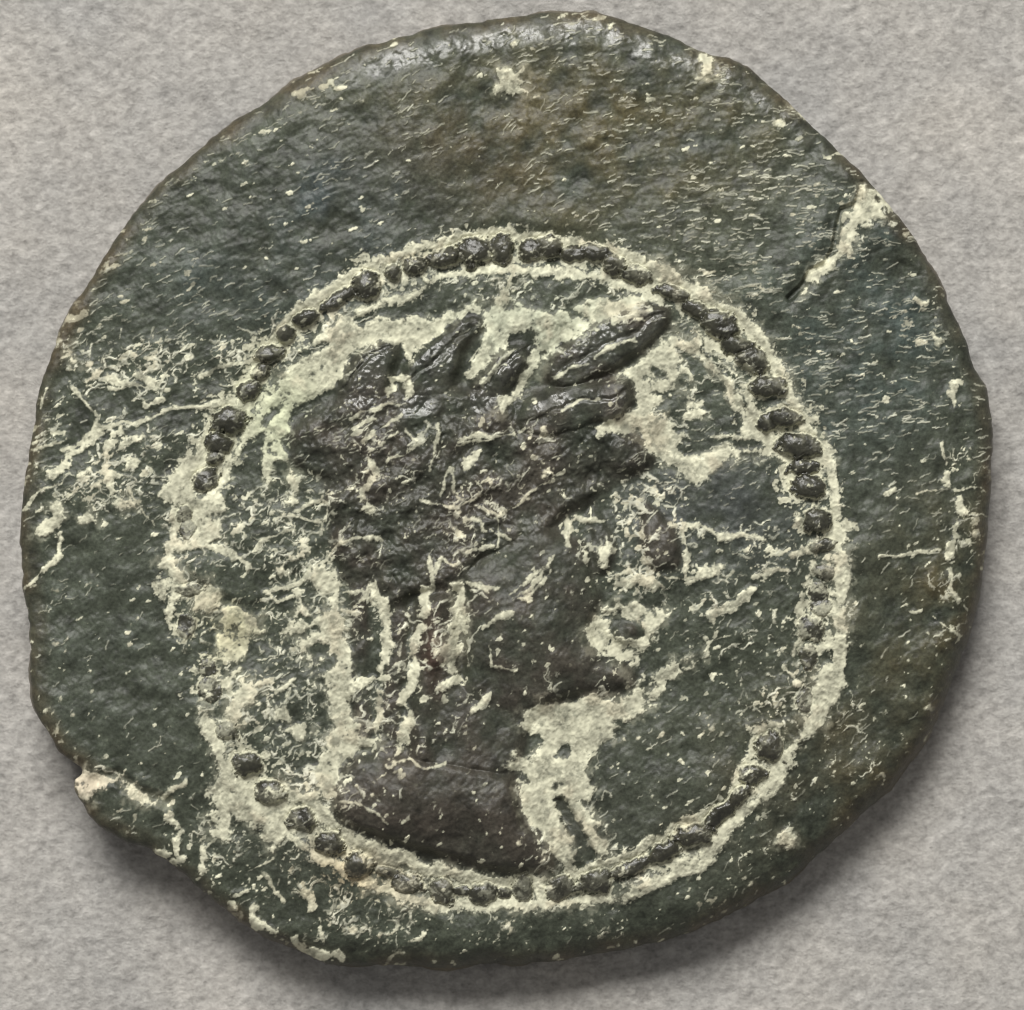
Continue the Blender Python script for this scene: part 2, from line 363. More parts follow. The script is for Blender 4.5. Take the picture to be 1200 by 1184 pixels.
n_big = fbm(11, 120, 4)
n_mid = fbm(21, 40, 4)
n_fine = noise(31, 4.0)
n_mid2 = noise(33, 22)
n_edge = fbm(41, 14, 4, 0.7)
n_edge2 = fbm(45, 18, 5, 0.75)
n_warp1, n_warp2 = fbm(51, 30, 3), fbm(55, 30, 3)

def field_of(patches, lines, off=0.0):
    F = new_field()
    for p in patches:
        put_poly(F, p, off)
    for w_, p in lines:
        put_stroke(F, w_, p, off)
    return F

# drawn crust, with ragged edges
iy = np.clip(yy + 2.0 * n_warp1, 0, H - 1).astype(int)
ix = np.clip(xx + 2.0 * n_warp2, 0, W - 1).astype(int)
line_sd = field_of([], [(w_, p) for w_, p in LINE if w_ < 6])
band_sd = field_of([], [(w_, p) for w_, p in LINE if 6 <= w_ < 14])
crust_sd = field_of(PATCH, [(w_ * 0.95, p) for w_, p in LINE if w_ >= 14], -0.4)
bare_sd = field_of(DARK, BARE)
crust_sd = np.minimum(crust_sd, -bare_sd)[iy, ix]
line_sd = np.minimum(line_sd, -bare_sd)[iy, ix]
band_sd = np.minimum(band_sd, -bare_sd)[iy, ix]

# beads first: their collars hold crust too
bead_rho = np.full((H, W), 9.0, np.float32)
bead_id = np.zeros((H, W), np.int32)
beads = np.zeros((H, W), np.float32)
bead_out = np.full((H, W), 99.0, np.float32)
for i, (bx, by, rx, ry, ang, hb) in enumerate(BEADS):
    rx, ry = rx * 1.10, ry * 1.06
    w = window([(bx, by)], 44)
    a = math.radians(ang)
    dx, dy = xx[w] - bx, yy[w] - by
    u = (dx * math.cos(a) - dy * math.sin(a)) / rx
    v = (dx * math.sin(a) + dy * math.cos(a)) / ry
    rho = np.sqrt(u * u + v * v) * (1 + 0.11 * n_edge[w] + 0.05 * n_mid[w])
    m = hb * np.clip(1 - np.clip(rho / 1.06, 0, 1) ** 2.6, 0, 1) ** 0.6
    beads[w] = np.maximum(beads[w], m)
    sel = (rho < 1.04) & (rho < bead_rho[w])
    bid = bead_id[w]; bid[sel] = i + 1; bead_id[w] = bid
    bead_rho[w] = np.minimum(bead_rho[w], rho)
    bead_out[w] = np.minimum(bead_out[w], (rho - 1.0) * min(rx, ry))
bead_m = sst(1.05, 0.92, bead_rho)
worn = np.clip(sst(420, 250, xx) * sst(560, 620, yy) * sst(900, 840, yy) + sst(900, 930, xx) * sst(620, 660, yy)
               + sst(400, 480, xx) * sst(760, 640, xx) * sst(900, 980, yy) * 0.5, 0, 1)
bead_m = bead_m * (1 - 0.55 * worn * sst(-0.4, 0.8, n_edge2))
collar = sst(1.0, -0.6, (bead_out - 4.0) / 3.0 + 1.1 * n_edge + 0.7 * n_mid + 1.2 * worn) * (1 - bead_m)
solid = sst(560, 620, xx) * sst(800, 840, yy) * sst(760, 720, xx)          # thickest under the chin
crust = sst(-1.2, 1.6, np.minimum(crust_sd, 4.2 + 5 * solid) + 2.0 * n_edge + 1.5 * n_edge2 - 0.1)
crust = np.maximum(crust, sst(-1.1, 1.3, band_sd + 1.7 * n_edge + 0.9 * n_edge2 - 0.1))
crust = np.maximum(crust, sst(-0.9, 0.9, line_sd + 0.9 * n_edge - 0.1) * np.clip(0.85 + 0.2 * n_edge2, 0.3, 1))
crust = np.maximum(crust * (1 - 0.85 * bead_m * sst(-0.8, 0.6, n_edge2 + 0.8)), collar)
film = sst(-9, 1, crust_sd + 4.0 * n_edge + 3.0 * n_mid) * (1 - sst(-1, 3, bare_sd[iy, ix]))
thin = sst(0.55, 1.9, n_edge2 + 0.35 * n_mid)
crust_soft = crust * (1 - 0.45 * thin) * (0.93 + 0.05 * n_fine)

# direction of the fine ripples in the metal varies over the face
wr = sst(520, 820, xx - 0.25 * (yy - 300)) * sst(700, 430, yy)
wl_ = sst(620, 380, xx) * sst(760, 520, yy)
wb_ = np.clip(1 - wr - wl_, 0, 1)
tot = wr + wl_ + wb_
rip = (wr * noise(61, 4.6, 4.2, 6, 3.0) + wl_ * noise(62, 4.6, 3.2, 24, 3.0) + wb_ * noise(63, 4.8, 2.0, 38, 3.0)) / tot
rip2 = (wr * noise(64, 8.5, 3.4, 8, 3.0) + wl_ * noise(65, 9.0, 2.8, 26, 3.0) + wb_ * noise(66, 9.0, 1.7, 48, 3.0)) / tot
lace_n = (wr * noise(71, 6.5, 2.6, 8, 3.0) + wl_ * noise(72, 6.5, 2.6, 22, 3.0) + wb_ * noise(73, 6.5, 1.7, 42, 3.0)) / tot
lace_m = noise(74, 11, 1.3, 30, 2.6)
lace_m = lace_m[iy, ix]

dens = np.zeros((H, W), np.float32)
for d_, p in LACE:
    w, sd = poly_sd(p)
    dens[w] = np.maximum(dens[w], d_ * sst(-25, 25, sd))
near = blur(np.clip(crust, 0, 1), 16)
dens = np.maximum(dens, 0.75 * sst(0.05, 0.55, near))
dens = dens * (1 - 0.85 * sst(-1, 3, bare_sd[iy, ix]))
dens_n = dens * (0.75 + 0.45 * n_mid)
blob = 0.7 * lace_n + 0.5 * n_edge
lace = sst(1.8, 2.1, blob + 1.15 * dens_n)

def dashes(seed, count, prob, width, length, bend, spread):
    """short bent strokes: painted glints of the field and thin threads of crust"""
    F = np.zeros((H, W), np.float32)
    r = np.random.default_rng(seed)
    P = r.random((count, 8)); G = r.standard_normal((count, 4))
    for k in range(count):
        x, y = P[k, 0] * (W - 1), P[k, 1] * (H - 1)
        j, i = int(y), int(x)
        if sd_out[j, i] < 4 or P[k, 2] > prob[j, i]:
            continue
        base_a = (6 * wr[j, i] + 24 * wl_[j, i] + 44 * wb_[j, i]) / tot[j, i]
        a = math.radians(base_a + spread * G[k, 0] * (0.5 + wb_[j, i]))
        L = length[0] + (length[1] - length[0]) * P[k, 3] ** 2
        pts = [(x, y)]
        for m_ in range(3):
            a2 = a + bend * G[k, 1 + m_]
            x += L / 3 * math.cos(a2); y -= L / 3 * math.sin(a2)
            pts.append((x, y))
        wd = width[0] + (width[1] - width[0]) * P[k, 4]
        w_ = window(pts, 4)
        d = seg_dist(pts, xx[w_], yy[w_], False)
        F[w_] = np.maximum(F[w_], (0.45 + 0.55 * P[k, 5]) * sst(wd * 0.5 + 0.8, wd * 0.5 - 0.5, d))
    return F
smooth_m = np.zeros((H, W), np.float32)
for p in (BUST, FACE, NECK):
    w, sd = poly_sd(p); smooth_m[w] = np.maximum(smooth_m[w], sst(-4, 6, sd))
calm = 0.55 + 0.45 * np.clip(n_mid, -1, 1)
glint_lines = dashes(201, 26000, calm * (0.10 + 0.50 * wr + 0.25 * wl_) * (1 - 0.5 * sst(0.25, 0.6, dens)) * (1 - 0.75 * smooth_m), (0.4, 1.5), (4, 17), 0.22, 12)  # low ridges of the field, their glints painted on as pale dashes
wx, wy = noise(205, 9), noise(206, 9)
jy = np.clip(yy + 2.2 * wy + 1.8 * n_warp2, 0, H - 1).astype(int)
jx = np.clip(xx + 2.2 * wx + 1.8 * n_warp1, 0, W - 1).astype(int)
thread = dashes(202, 6500, np.clip(dens_n - 0.12, 0, 1) * 0.95, (1.0, 3.6), (8, 38), 0.45, 22)[jy, jx]
net = noise(207, 13, 1.5, 30, 2.4)[jy, jx]
ny_, nx_ = np.gradient(blur(net, 0.8))
net_d = np.abs(net) / (np.sqrt(nx_ * nx_ + ny_ * ny_) + 0.02)
net_w = 0.2 + 1.1 * np.clip(0.5 + noise(208, 9), 0, 1.6)
network = sst(0.7, -0.5, net_d - net_w) * sst(0.30, 0.62, dens_n + 0.12 * n_edge2)
thread = np.maximum(thread, network) * sst(-1.3, -0.3, n_edge + 0.4 * n_fine) * (1 - 0.5 * bead_m)
glint_lines = glint_lines[np.clip(yy + 0.6 * wy, 0, H - 1).astype(int), np.clip(xx + 0.6 * wx, 0, W - 1).astype(int)]
grain = sst(2.15, 2.6, noise(211, 3.4) + 0.5 * n_edge + 0.85 * dens_n - 0.2)
speck = sst(2.95, 3.3, 0.85 * lace_n + 0.75 * noise(81, 3.2) + 0.25 * n_mid)
rimw = sst(75, 15, sd_out)
rimdust = sst(2.25, 2.7, blob + 0.55 * n_mid + 0.8 * rimw)
vary = np.clip(0.80 + 0.22 * noise(105, 12), 0.25, 1)
crust_glint = np.clip(np.maximum.reduce([crust_soft, 0.95 * lace * vary, 0.95 * thread * vary, (0.60 + 0.22 * wr) * glint_lines * vary, 0.75 * grain * vary * sst(0.1, 0.35, dens),
                                       0.7 * speck, 0.55 * rimdust * vary, 0.16 * film]), 0, 1)  # crust amount, with the painted glint dashes mixed in

# relief, in grid steps above the field
relief = np.zeros((H, W), np.float32)
def raise_poly(pts, h, soft, hump=None):
    m = np.zeros((H, W), np.float32)
    w, sd = poly_sd(pts)
    m[w] = sst(-1.5, 1.5, sd + 1.6 * n_edge[w])
    a = blur(m, soft)
    r = h * np.clip(1.2 * a - 0.08, 0, 1) * (0.45 + 0.55 * blur(m, 2.2))
    if hump:
        r = r + hump * blur(m, soft * 4) * blur(m, 4)
    return r.astype(np.float32)
parts_sd = {}
portrait = np.zeros((H, W), np.float32)
for pts, h, s, hp in ((HAIR, 2.5, 9, 3), (FACE, 4, 12, 6), (NECK, 3, 6, 3), (BUST, 6, 6, 6), (NOSE, 8, 6, 3), (LIPS, 7, 5, 2), (BROW, 6, 5, 3)):
    portrait = np.maximum(portrait, raise_poly(pts, h, s, hp))
for k, p in enumerate(LEAVES):
    r_ = raise_poly(p, 8, 5, 4)
    if k < 3:
        r_ = r_ * sst(482, 425, yy)              # the leaf stems melt into the hair
    portrait = np.maximum(portrait, r_)
tie_sd = new_field()
for p in TIES:
    put_stroke(tie_sd, 20, p)
tie_m = sst(-2, 2, tie_sd + 2 * n_edge)
portrait += 5.0 * blur(tie_m, 3.5)
# strands: long hollows in hair and leaves
hair_m = np.zeros((H, W), np.float32)
w, sd = poly_sd(HAIR); hair_m[w] = sst(-4, 6, sd)
strand = noise(91, 20, 1.5, 35, 2.2)
face_m = np.zeros((H, W), np.float32)
w, sd = poly_sd(FACE); face_m[w] = sst(-4, 6, sd)
leaf_m = np.zeros((H, W), np.float32)
for p in LEAVES:
    w, sd = poly_sd(p); leaf_m[w] = np.maximum(leaf_m[w], sst(-2, 4, sd))
allm = np.zeros((H, W), np.float32)
for p in [HAIR, FACE, NECK, BUST] + LEAVES:
    w, sd = poly_sd(p); allm[w] = np.maximum(allm[w], sst(-3, 3, sd))
def lump(x, y, rx, ry):
    return np.exp(-(((xx - x) / rx) ** 2 + ((yy - y) / ry) ** 2))
portrait += 15 * blur(allm, 38) * blur(allm, 6)
portrait += (8 * lump(635, 735, 55, 62) + 5 * lump(715, 788, 26, 15)) * face_m + 8 * lump(743, 531, 26, 20) * hair_m
portrait += 6 * lump(520, 945, 110, 38) * blur(allm, 5)
portrait += 1.8 * strand * hair_m * (1 - 0.4 * leaf_m)
vein = new_field()
for p in ([(470,452),(510,418),(556,376)],[(646,440),(700,410),(776,366)],[(404,458),(430,420),(460,404)],[(562,456),(590,425),(616,408)],
          [(606,500),(660,478),(738,455)]):
    put_stroke(vein, 2.5, p)
portrait -= 2.6 * sst(-4, 1, vein[iy, ix]) * leaf_m

# ring trough round the beads, groove at the cracks, ledge of the broken rim
ring = blur((bead_id > 0).astype(np.float32), 14)
ringpath = sst(0.05, 0.45, ring)
step_pts = [(1012,214),(1004,240),(988,246),(982,268),(978,292),(968,309),(950,318),(942,334),(925,350)]
w = window(step_pts, 42)
dstep = seg_dist(step_pts, xx[w], yy[w], False)
groove = np.zeros((H, W), np.float32)
groove[w] = 0.75 * sst(6, 1, dstep) + 0.4 * sst(20, 4, dstep)
crack_pts = [(70,915),(104,916),(135,910),(160,930),(195,940)]
w = window(crack_pts, 42)
crack = np.zeros((H, W), np.float32)
crack[w] = sst(13, 1, seg_dist(crack_pts, xx[w], yy[w], False))
ribbon = raise_poly([(220,648),(265,650),(312,700),(292,710),(245,690),(222,668)], 5, 5, 2)
groove2 = np.zeros((H, W), np.float32)
gp = [(658,944),(672,970),(690,1003)]
w = window(gp, 42)
groove2[w] = sst(12, 5, seg_dist(gp, xx[w], yy[w], False))
bar = np.zeros((H, W), np.float32)
gp = [(822,406),(855,445),(885,485),(897,502)]
w = window(gp, 42)
bar[w] = sst(8, 1, seg_dist(gp, xx[w], yy[w], False))

zt = np.zeros((H, W), np.float32)
zt += 3.0 * n_big + 0.9 * n_mid
zt += -5.0 * ringpath * (1 - 0.0) + beads * (1.75 + 0.05 * n_edge) * (1 - 0.5 * worn)
zt += portrait + ribbon + 4 * bar - 9.0 * groove - 8.0 * crack - 4.0 * groove2
soft_crust = blur(crust, 2.0)
zt += 2.2 * soft_crust + crust_glint * (0.5 * n_edge + 0.16 * n_fine) + (0.75 * glint_lines + 0.8 * thread) * (1 - crust)
metal = 1 - 0.75 * crust
zt += metal * (0.11 * rip + 0.12 * rip2) + 0.10 * n_fine * metal
gloss = np.clip(np.maximum(0.4 * bead_m, np.maximum(0.65 * leaf_m * sst(-0.6, 0.7, n_mid2), 0.05 * hair_m)), 0, 1)
topz = sst(0.55, 0.9, -(yy - CY) / 570.0 - 0.12 * (xx - CX) / 570.0)
gloss = np.maximum(gloss, 0.62 * topz * sst(42, 30, sd_out + 4 * n_mid) * sst(10, 18, sd_out + 3 * n_mid) * sst(380, 460, xx) * sst(-1.2, 0.4, n_edge2 + 0.3))
zt += metal * gloss * (0.13 + 0.42 * leaf_m) * noise(95, 4.5)
zt += metal * hair_m * (1 - leaf_m) * (0.55 * noise(96, 7) + 0.25 * noise(97, 4))
# the flan thins towards its edge; the lower right rolls off more
Rr = 12 + 36 * sst(-0.2, 0.9, (0.55 * (xx - CX) + 0.83 * (yy - CY)) / 570.0) + 9 * sst(0.2, 1.0, -(yy - CY) / 570.0)
e = np.clip(sd_out / Rr, 0, 1)
edge = -Rr * 0.9 * (1 - np.sqrt(np.clip(1 - (1 - e) ** 2, 0, 1)))
belly = -20 * sst(170, 0, sd_out) * (0.5 + 0.5 * sst(-0.5, 0.8, (0.5 * (xx - CX) + 0.86 * (yy - CY)) / 570.0))
zt = zt * (0.35 + 0.65 * sst(0, 22, sd_out)) + edge + belly
rimridge = sst(60, 34, sd_out) * sst(12, 26, sd_out) * sst(0.35, 0.95, -(yy - CY) / 570.0)
zt += -8.0 * sst(44, 8, sd_out) * topz
Z = TH + zt

# colours of the patina itself, as smooth stains
def lin(r, g, b):
    f = lambda c: (c / 12.92) if c <= 0.04045 else ((c + 0.055) / 1.055) ** 2.4
    return np.array([f(r / 255), f(g / 255), f(b / 255)], np.float32)
col = np.empty((H, W, 3), np.float32)
col[:] = lin(66, 71, 60)
def stain(c, m, amt=1.0):
    global col
    m = np.clip(m * amt, 0, 1)[..., None]
    col = col * (1 - m) + c * m
def spot(x, y, rx, ry):
    return np.exp(-(((xx - x) / rx) ** 2 + ((yy - y) / ry) ** 2)) 
jit = 0.75 + 0.35 * n_mid
stain(lin(76, 72, 52), spot(690, 150, 260, 110) * jit, 0.95)
stain(lin(74, 66, 48), spot(520, 190, 110, 70) * jit, 0.6)
stain(lin(58, 65, 64), spot(400, 240, 120, 80) * jit, 0.9)
stain(lin(61, 68, 63), spot(300, 330, 140, 70) * jit, 0.8)
stain(lin(60, 69, 65), spot(1030, 400, 120, 220) * jit, 0.8)
stain(lin(60, 64, 61), spot(840, 600, 110, 70) * jit, 0.9)
stain(lin(62, 67, 58), spot(130, 770, 120, 140) * jit, 0.9)
stain(lin(63, 66, 58), spot(700, 960, 500, 130) * jit, 0.6)
stain(lin(70, 66, 48), spot(1100, 720, 90, 160) * jit, 0.8)
stain(lin(66, 62, 46), spot(1000, 930, 160, 120) * jit, 0.7)
brown = blur(((portrait > 1.5)).astype(np.float32), 3)
stain(lin(60, 57, 50), brown * (0.70 + 0.25 * n_mid), 1.0)
stain(lin(60, 55, 49), spot(520, 960, 130, 50), 0.8)
stain(lin(70, 52, 44), spot(508, 770, 14, 45), 0.6)
stain(lin(70, 64, 50), sst(30, 4, sd_out) * (0.8 + 0.3 * n_mid), 0.8)
stain(lin(52, 49, 38), bead_m, 0.7)
col *= (0.82 + 0.09 * n_mid + 0.12 * n_edge)[..., None].clip(0.35, 1.3)
ccol = np.empty((H, W, 3), np.float32)
ccol[:] = lin(182, 181, 160)
def cstain(c, m):
    global ccol
    m = np.clip(m, 0, 1)[..., None]
    ccol = ccol * (1 - m) + c * m
cstain(lin(173, 177, 156), spot(620, 380, 130, 60) * (0.8 + 0.3 * n_mid))
cstain(lin(172, 176, 150), spot(330, 490, 50, 60))
cstain(lin(180, 177, 147), spot(265, 735, 40, 40))
cstain(lin(176, 164, 136), spot(400, 1030, 60, 30))
cstain(lin(186, 176, 156), spot(100, 920, 40, 20))
cstain(lin(177, 170, 148), np.clip(0.5 * n_mid - 0.2, 0, 0.6))
cstain(lin(196, 197, 182), 0.8 * np.maximum(glint_lines, 0.7 * thread) * (1 - crust))  # near-white glints painted on the field dashes; crust threads paler too
ccol *= (1.05 - 0.17 * sst(1, 9, crust_sd))[..., None]
ccol *= (0.97 + 0.10 * n_edge + 0.06 * n_fine)[..., None].clip(0.55, 1.3)

# ------------------------------------------------------------------ which piece each cell belongs to
lab = np.zeros((H - 1, W - 1), np.int32)          # 0 flan
NAMES = {0: 'flan', 1: 'mineral_crust'}
cc = crust[:-1, :-1] > 0.5
big = blur((crust > 0.5).astype(np.float32), 3)[:-1, :-1] > 0.45
lab[cc & big] = 1
def assign(code, name, pts):
    w, sd = poly_sd(pts)
    full = np.full((H, W), -9.0, np.float32); full[w] = sd + 1.2 * n_edge[w]
    lab[(full[:-1, :-1] > 0) & ~((crust[:-1, :-1] > 0.5) & big)] = code
    NAMES[code] = name
assign(10, 'portrait', FACE)
assign(11, 'hair', HAIR)
assign(12, 'neck', NECK)
assign(13, 'bust', BUST)
assign(14, 'nose', NOSE)
assign(15, 'lips', LIPS)
assign(16, 'brow', BROW)
for k, p in enumerate(TIES):
    ft = new_field(); put_stroke(ft, 22, p)
    lab[(ft[:-1, :-1] + 1.2 * n_edge[:-1, :-1] > 0) & ~((crust[:-1, :-1] > 0.5) & big) & ((lab < 10) | (lab == 12))] = 20 + k
    NAMES[20 + k] = 'hair_tie'
for k, p in enumerate(LEAVES):
    assign(30 + k, 'wreath_leaf', p)
bi = bead_id[:-1, :-1]
lab[bi > 0] = 100 + bi[bi > 0]
for i in range(len(BEADS)):
    NAMES[101 + i] = 'bead'

# ------------------------------------------------------------------ vertices of the whole face
cell_in = (sd_out[:-1, :-1] > 0) | (sd_out[1:, :-1] > 0) | (sd_out[:-1, 1:] > 0) | (sd_out[1:, 1:] > 0)
VX, VY = xx.copy(), yy.copy()
outv = sd_out < 0
VX[outv] -= (gx * sd_out)[outv]
VY[outv] -= (gy * sd_out)[outv]
PX = ((VX - CX) * S).ravel(); PY = ((CY - VY) * S).ravel(); PZ = (Z * S).ravel()
dzy, dzx = np.gradient(Z)
N = np.stack([-dzx, dzy, np.ones_like(Z)], -1)
lim = np.sqrt(N[..., 0] ** 2 + N[..., 1] ** 2)
N[..., :2] *= np.minimum(1, 3.0 / (lim + 1e-6))[..., None]
N /= np.linalg.norm(N, axis=-1, keepdims=True)
N = N.reshape(-1, 3).astype(np.float32)
CRUST = crust_glint.ravel()
GLOSS = gloss.ravel()
PAT = col.reshape(-1, 3)
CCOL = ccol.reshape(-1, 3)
vid = np.arange(H * W).reshape(H, W)

def make_mesh(name, verts, quads, normals=None):
    me = bpy.data.meshes.new(name)
    nv, nq = len(verts), len(quads)
    me.vertices.add(nv)
    me.vertices.foreach_set('co', np.ascontiguousarray(verts, np.float32).ravel())
    me.loops.add(nq * 4)
    me.loops.foreach_set('vertex_index', np.ascontiguousarray(quads, np.int32).ravel())
    me.polygons.add(nq)
    me.polygons.foreach_set('loop_start', np.arange(0, nq * 4, 4, dtype=np.int32))
    me.update(calc_edges=True)
    me.polygons.foreach_set('use_smooth', np.ones(nq, bool))
    if normals is not None:
        me.normals_split_custom_set_from_vertices(normals)
    return me

def add_attr(me, key, arr):
    if arr.ndim == 1:
        at = me.attributes.new(key, 'FLOAT', 'POINT')
        at.data.foreach_set('value', np.ascontiguousarray(arr, np.float32))
    else:
        at = me.attributes.new(key, 'FLOAT_COLOR', 'POINT')
        rgba = np.ones((len(arr), 4), np.float32); rgba[:, :3] = np.clip(arr, 0, 1)
        at.data.foreach_set('color', rgba.ravel())

# ------------------------------------------------------------------ materials
def node_mat(name):
    m = bpy.data.materials.new(name)
    m.use_nodes = True
    nt = m.node_tree
    return m, nt, nt.nodes, nt.links, nt.nodes['Principled BSDF']

def coin_material():
    m, nt, nd, lk, bs = node_mat('bronze_patina')
    a = nd.new('ShaderNodeAttribute'); a.attribute_name = 'patina'
    c = nd.new('ShaderNodeAttribute'); c.attribute_name = 'crust_colour'
    f = nd.new('ShaderNodeAttribute'); f.attribute_name = 'crust'
    tc = nd.new('ShaderNodeTexCoord')
    mp = nd.new('ShaderNodeMapping'); mp.inputs['Scale'].default_value = (1 / S / 100, 1 / S / 100, 1 / S / 100)
    lk.new(tc.outputs['Object'], mp.inputs['Vector'])
    n1 = nd.new('ShaderNodeTexNoise'); n1.inputs['Scale'].default_value = 30; n1.inputs['Detail'].default_value = 6
    n1.inputs['Roughness'].default_value = 0.75
    lk.new(mp.outputs[0], n1.inputs['Vector'])
    n2 = nd.new('ShaderNodeTexNoise'); n2.inputs['Scale'].default_value = 34; n2.inputs['Detail'].default_value = 3
    lk.new(mp.outputs[0], n2.inputs['Vector'])
    r1 = nd.new('ShaderNodeMapRange'); r1.inputs[1].default_value = 0.3; r1.inputs[2].default_value = 0.7
    r1.inputs[3].default_value = 0.58; r1.inputs[4].default_value = 1.45
    lk.new(n1.outputs['Fac'], r1.inputs[0])
    mul = nd.new('ShaderNodeVectorMath'); mul.operation = 'SCALE'
    lk.new(a.outputs['Color'], mul.inputs[0]); lk.new(r1.outputs[0], mul.inputs['Scale'])
    mx = nd.new('ShaderNodeMix'); mx.data_type = 'RGBA'
    lk.new(f.outputs['Fac'], mx.inputs['Factor'])
    lk.new(mul.outputs[0], mx.inputs[6]); lk.new(c.outputs['Color'], mx.inputs[7])
    lk.new(mx.outputs[2], bs.inputs['Base Color'])
    g = nd.new('ShaderNodeAttribute'); g.attribute_name = 'gloss'
    gr = nd.new('ShaderNodeMapRange'); gr.inputs[3].default_value = 0.42; gr.inputs[4].default_value = 0.22
    lk.new(g.outputs['Fac'], gr.inputs[0])
    rr = nd.new('ShaderNodeMapRange'); rr.inputs[4].default_value = 0.95
    lk.new(gr.outputs[0], rr.inputs[3])
    lk.new(f.outputs['Fac'], rr.inputs[0])
    ra = nd.new('ShaderNodeMath'); ra.operation = 'MULTIPLY_ADD'; ra.inputs[1].default_value = 0.22; 
    lk.new(n2.outputs['Fac'], ra.inputs[0]); lk.new(rr.outputs[0], ra.inputs[2])
    rs = nd.new('ShaderNodeMath'); rs.operation = 'SUBTRACT'; rs.inputs[1].default_value = 0.11
    lk.new(ra.outputs[0], rs.inputs[0])
    lk.new(rs.outputs[0], bs.inputs['Roughness'])
    gsp = nd.new('ShaderNodeMapRange'); gsp.inputs[3].default_value = 0.27; gsp.inputs[4].default_value = 1.0
    lk.new(g.outputs['Fac'], gsp.inputs[0])
    sp = nd.new('ShaderNodeMapRange'); sp.inputs[4].default_value = 0.12
    lk.new(gsp.outputs[0], sp.inputs[3])
    lk.new(f.outputs['Fac'], sp.inputs[0]); lk.new(sp.outputs[0], bs.inputs['Specular IOR Level'])
    bp = nd.new('ShaderNodeBump'); bp.inputs['Strength'].default_value = 0.35; bp.inputs['Distance'].default_value = 1.6 * S
    lk.new(n1.outputs['Fac'], bp.inputs['Height']); lk.new(bp.outputs[0], bs.inputs['Normal'])
    return m
MAT = coin_material()

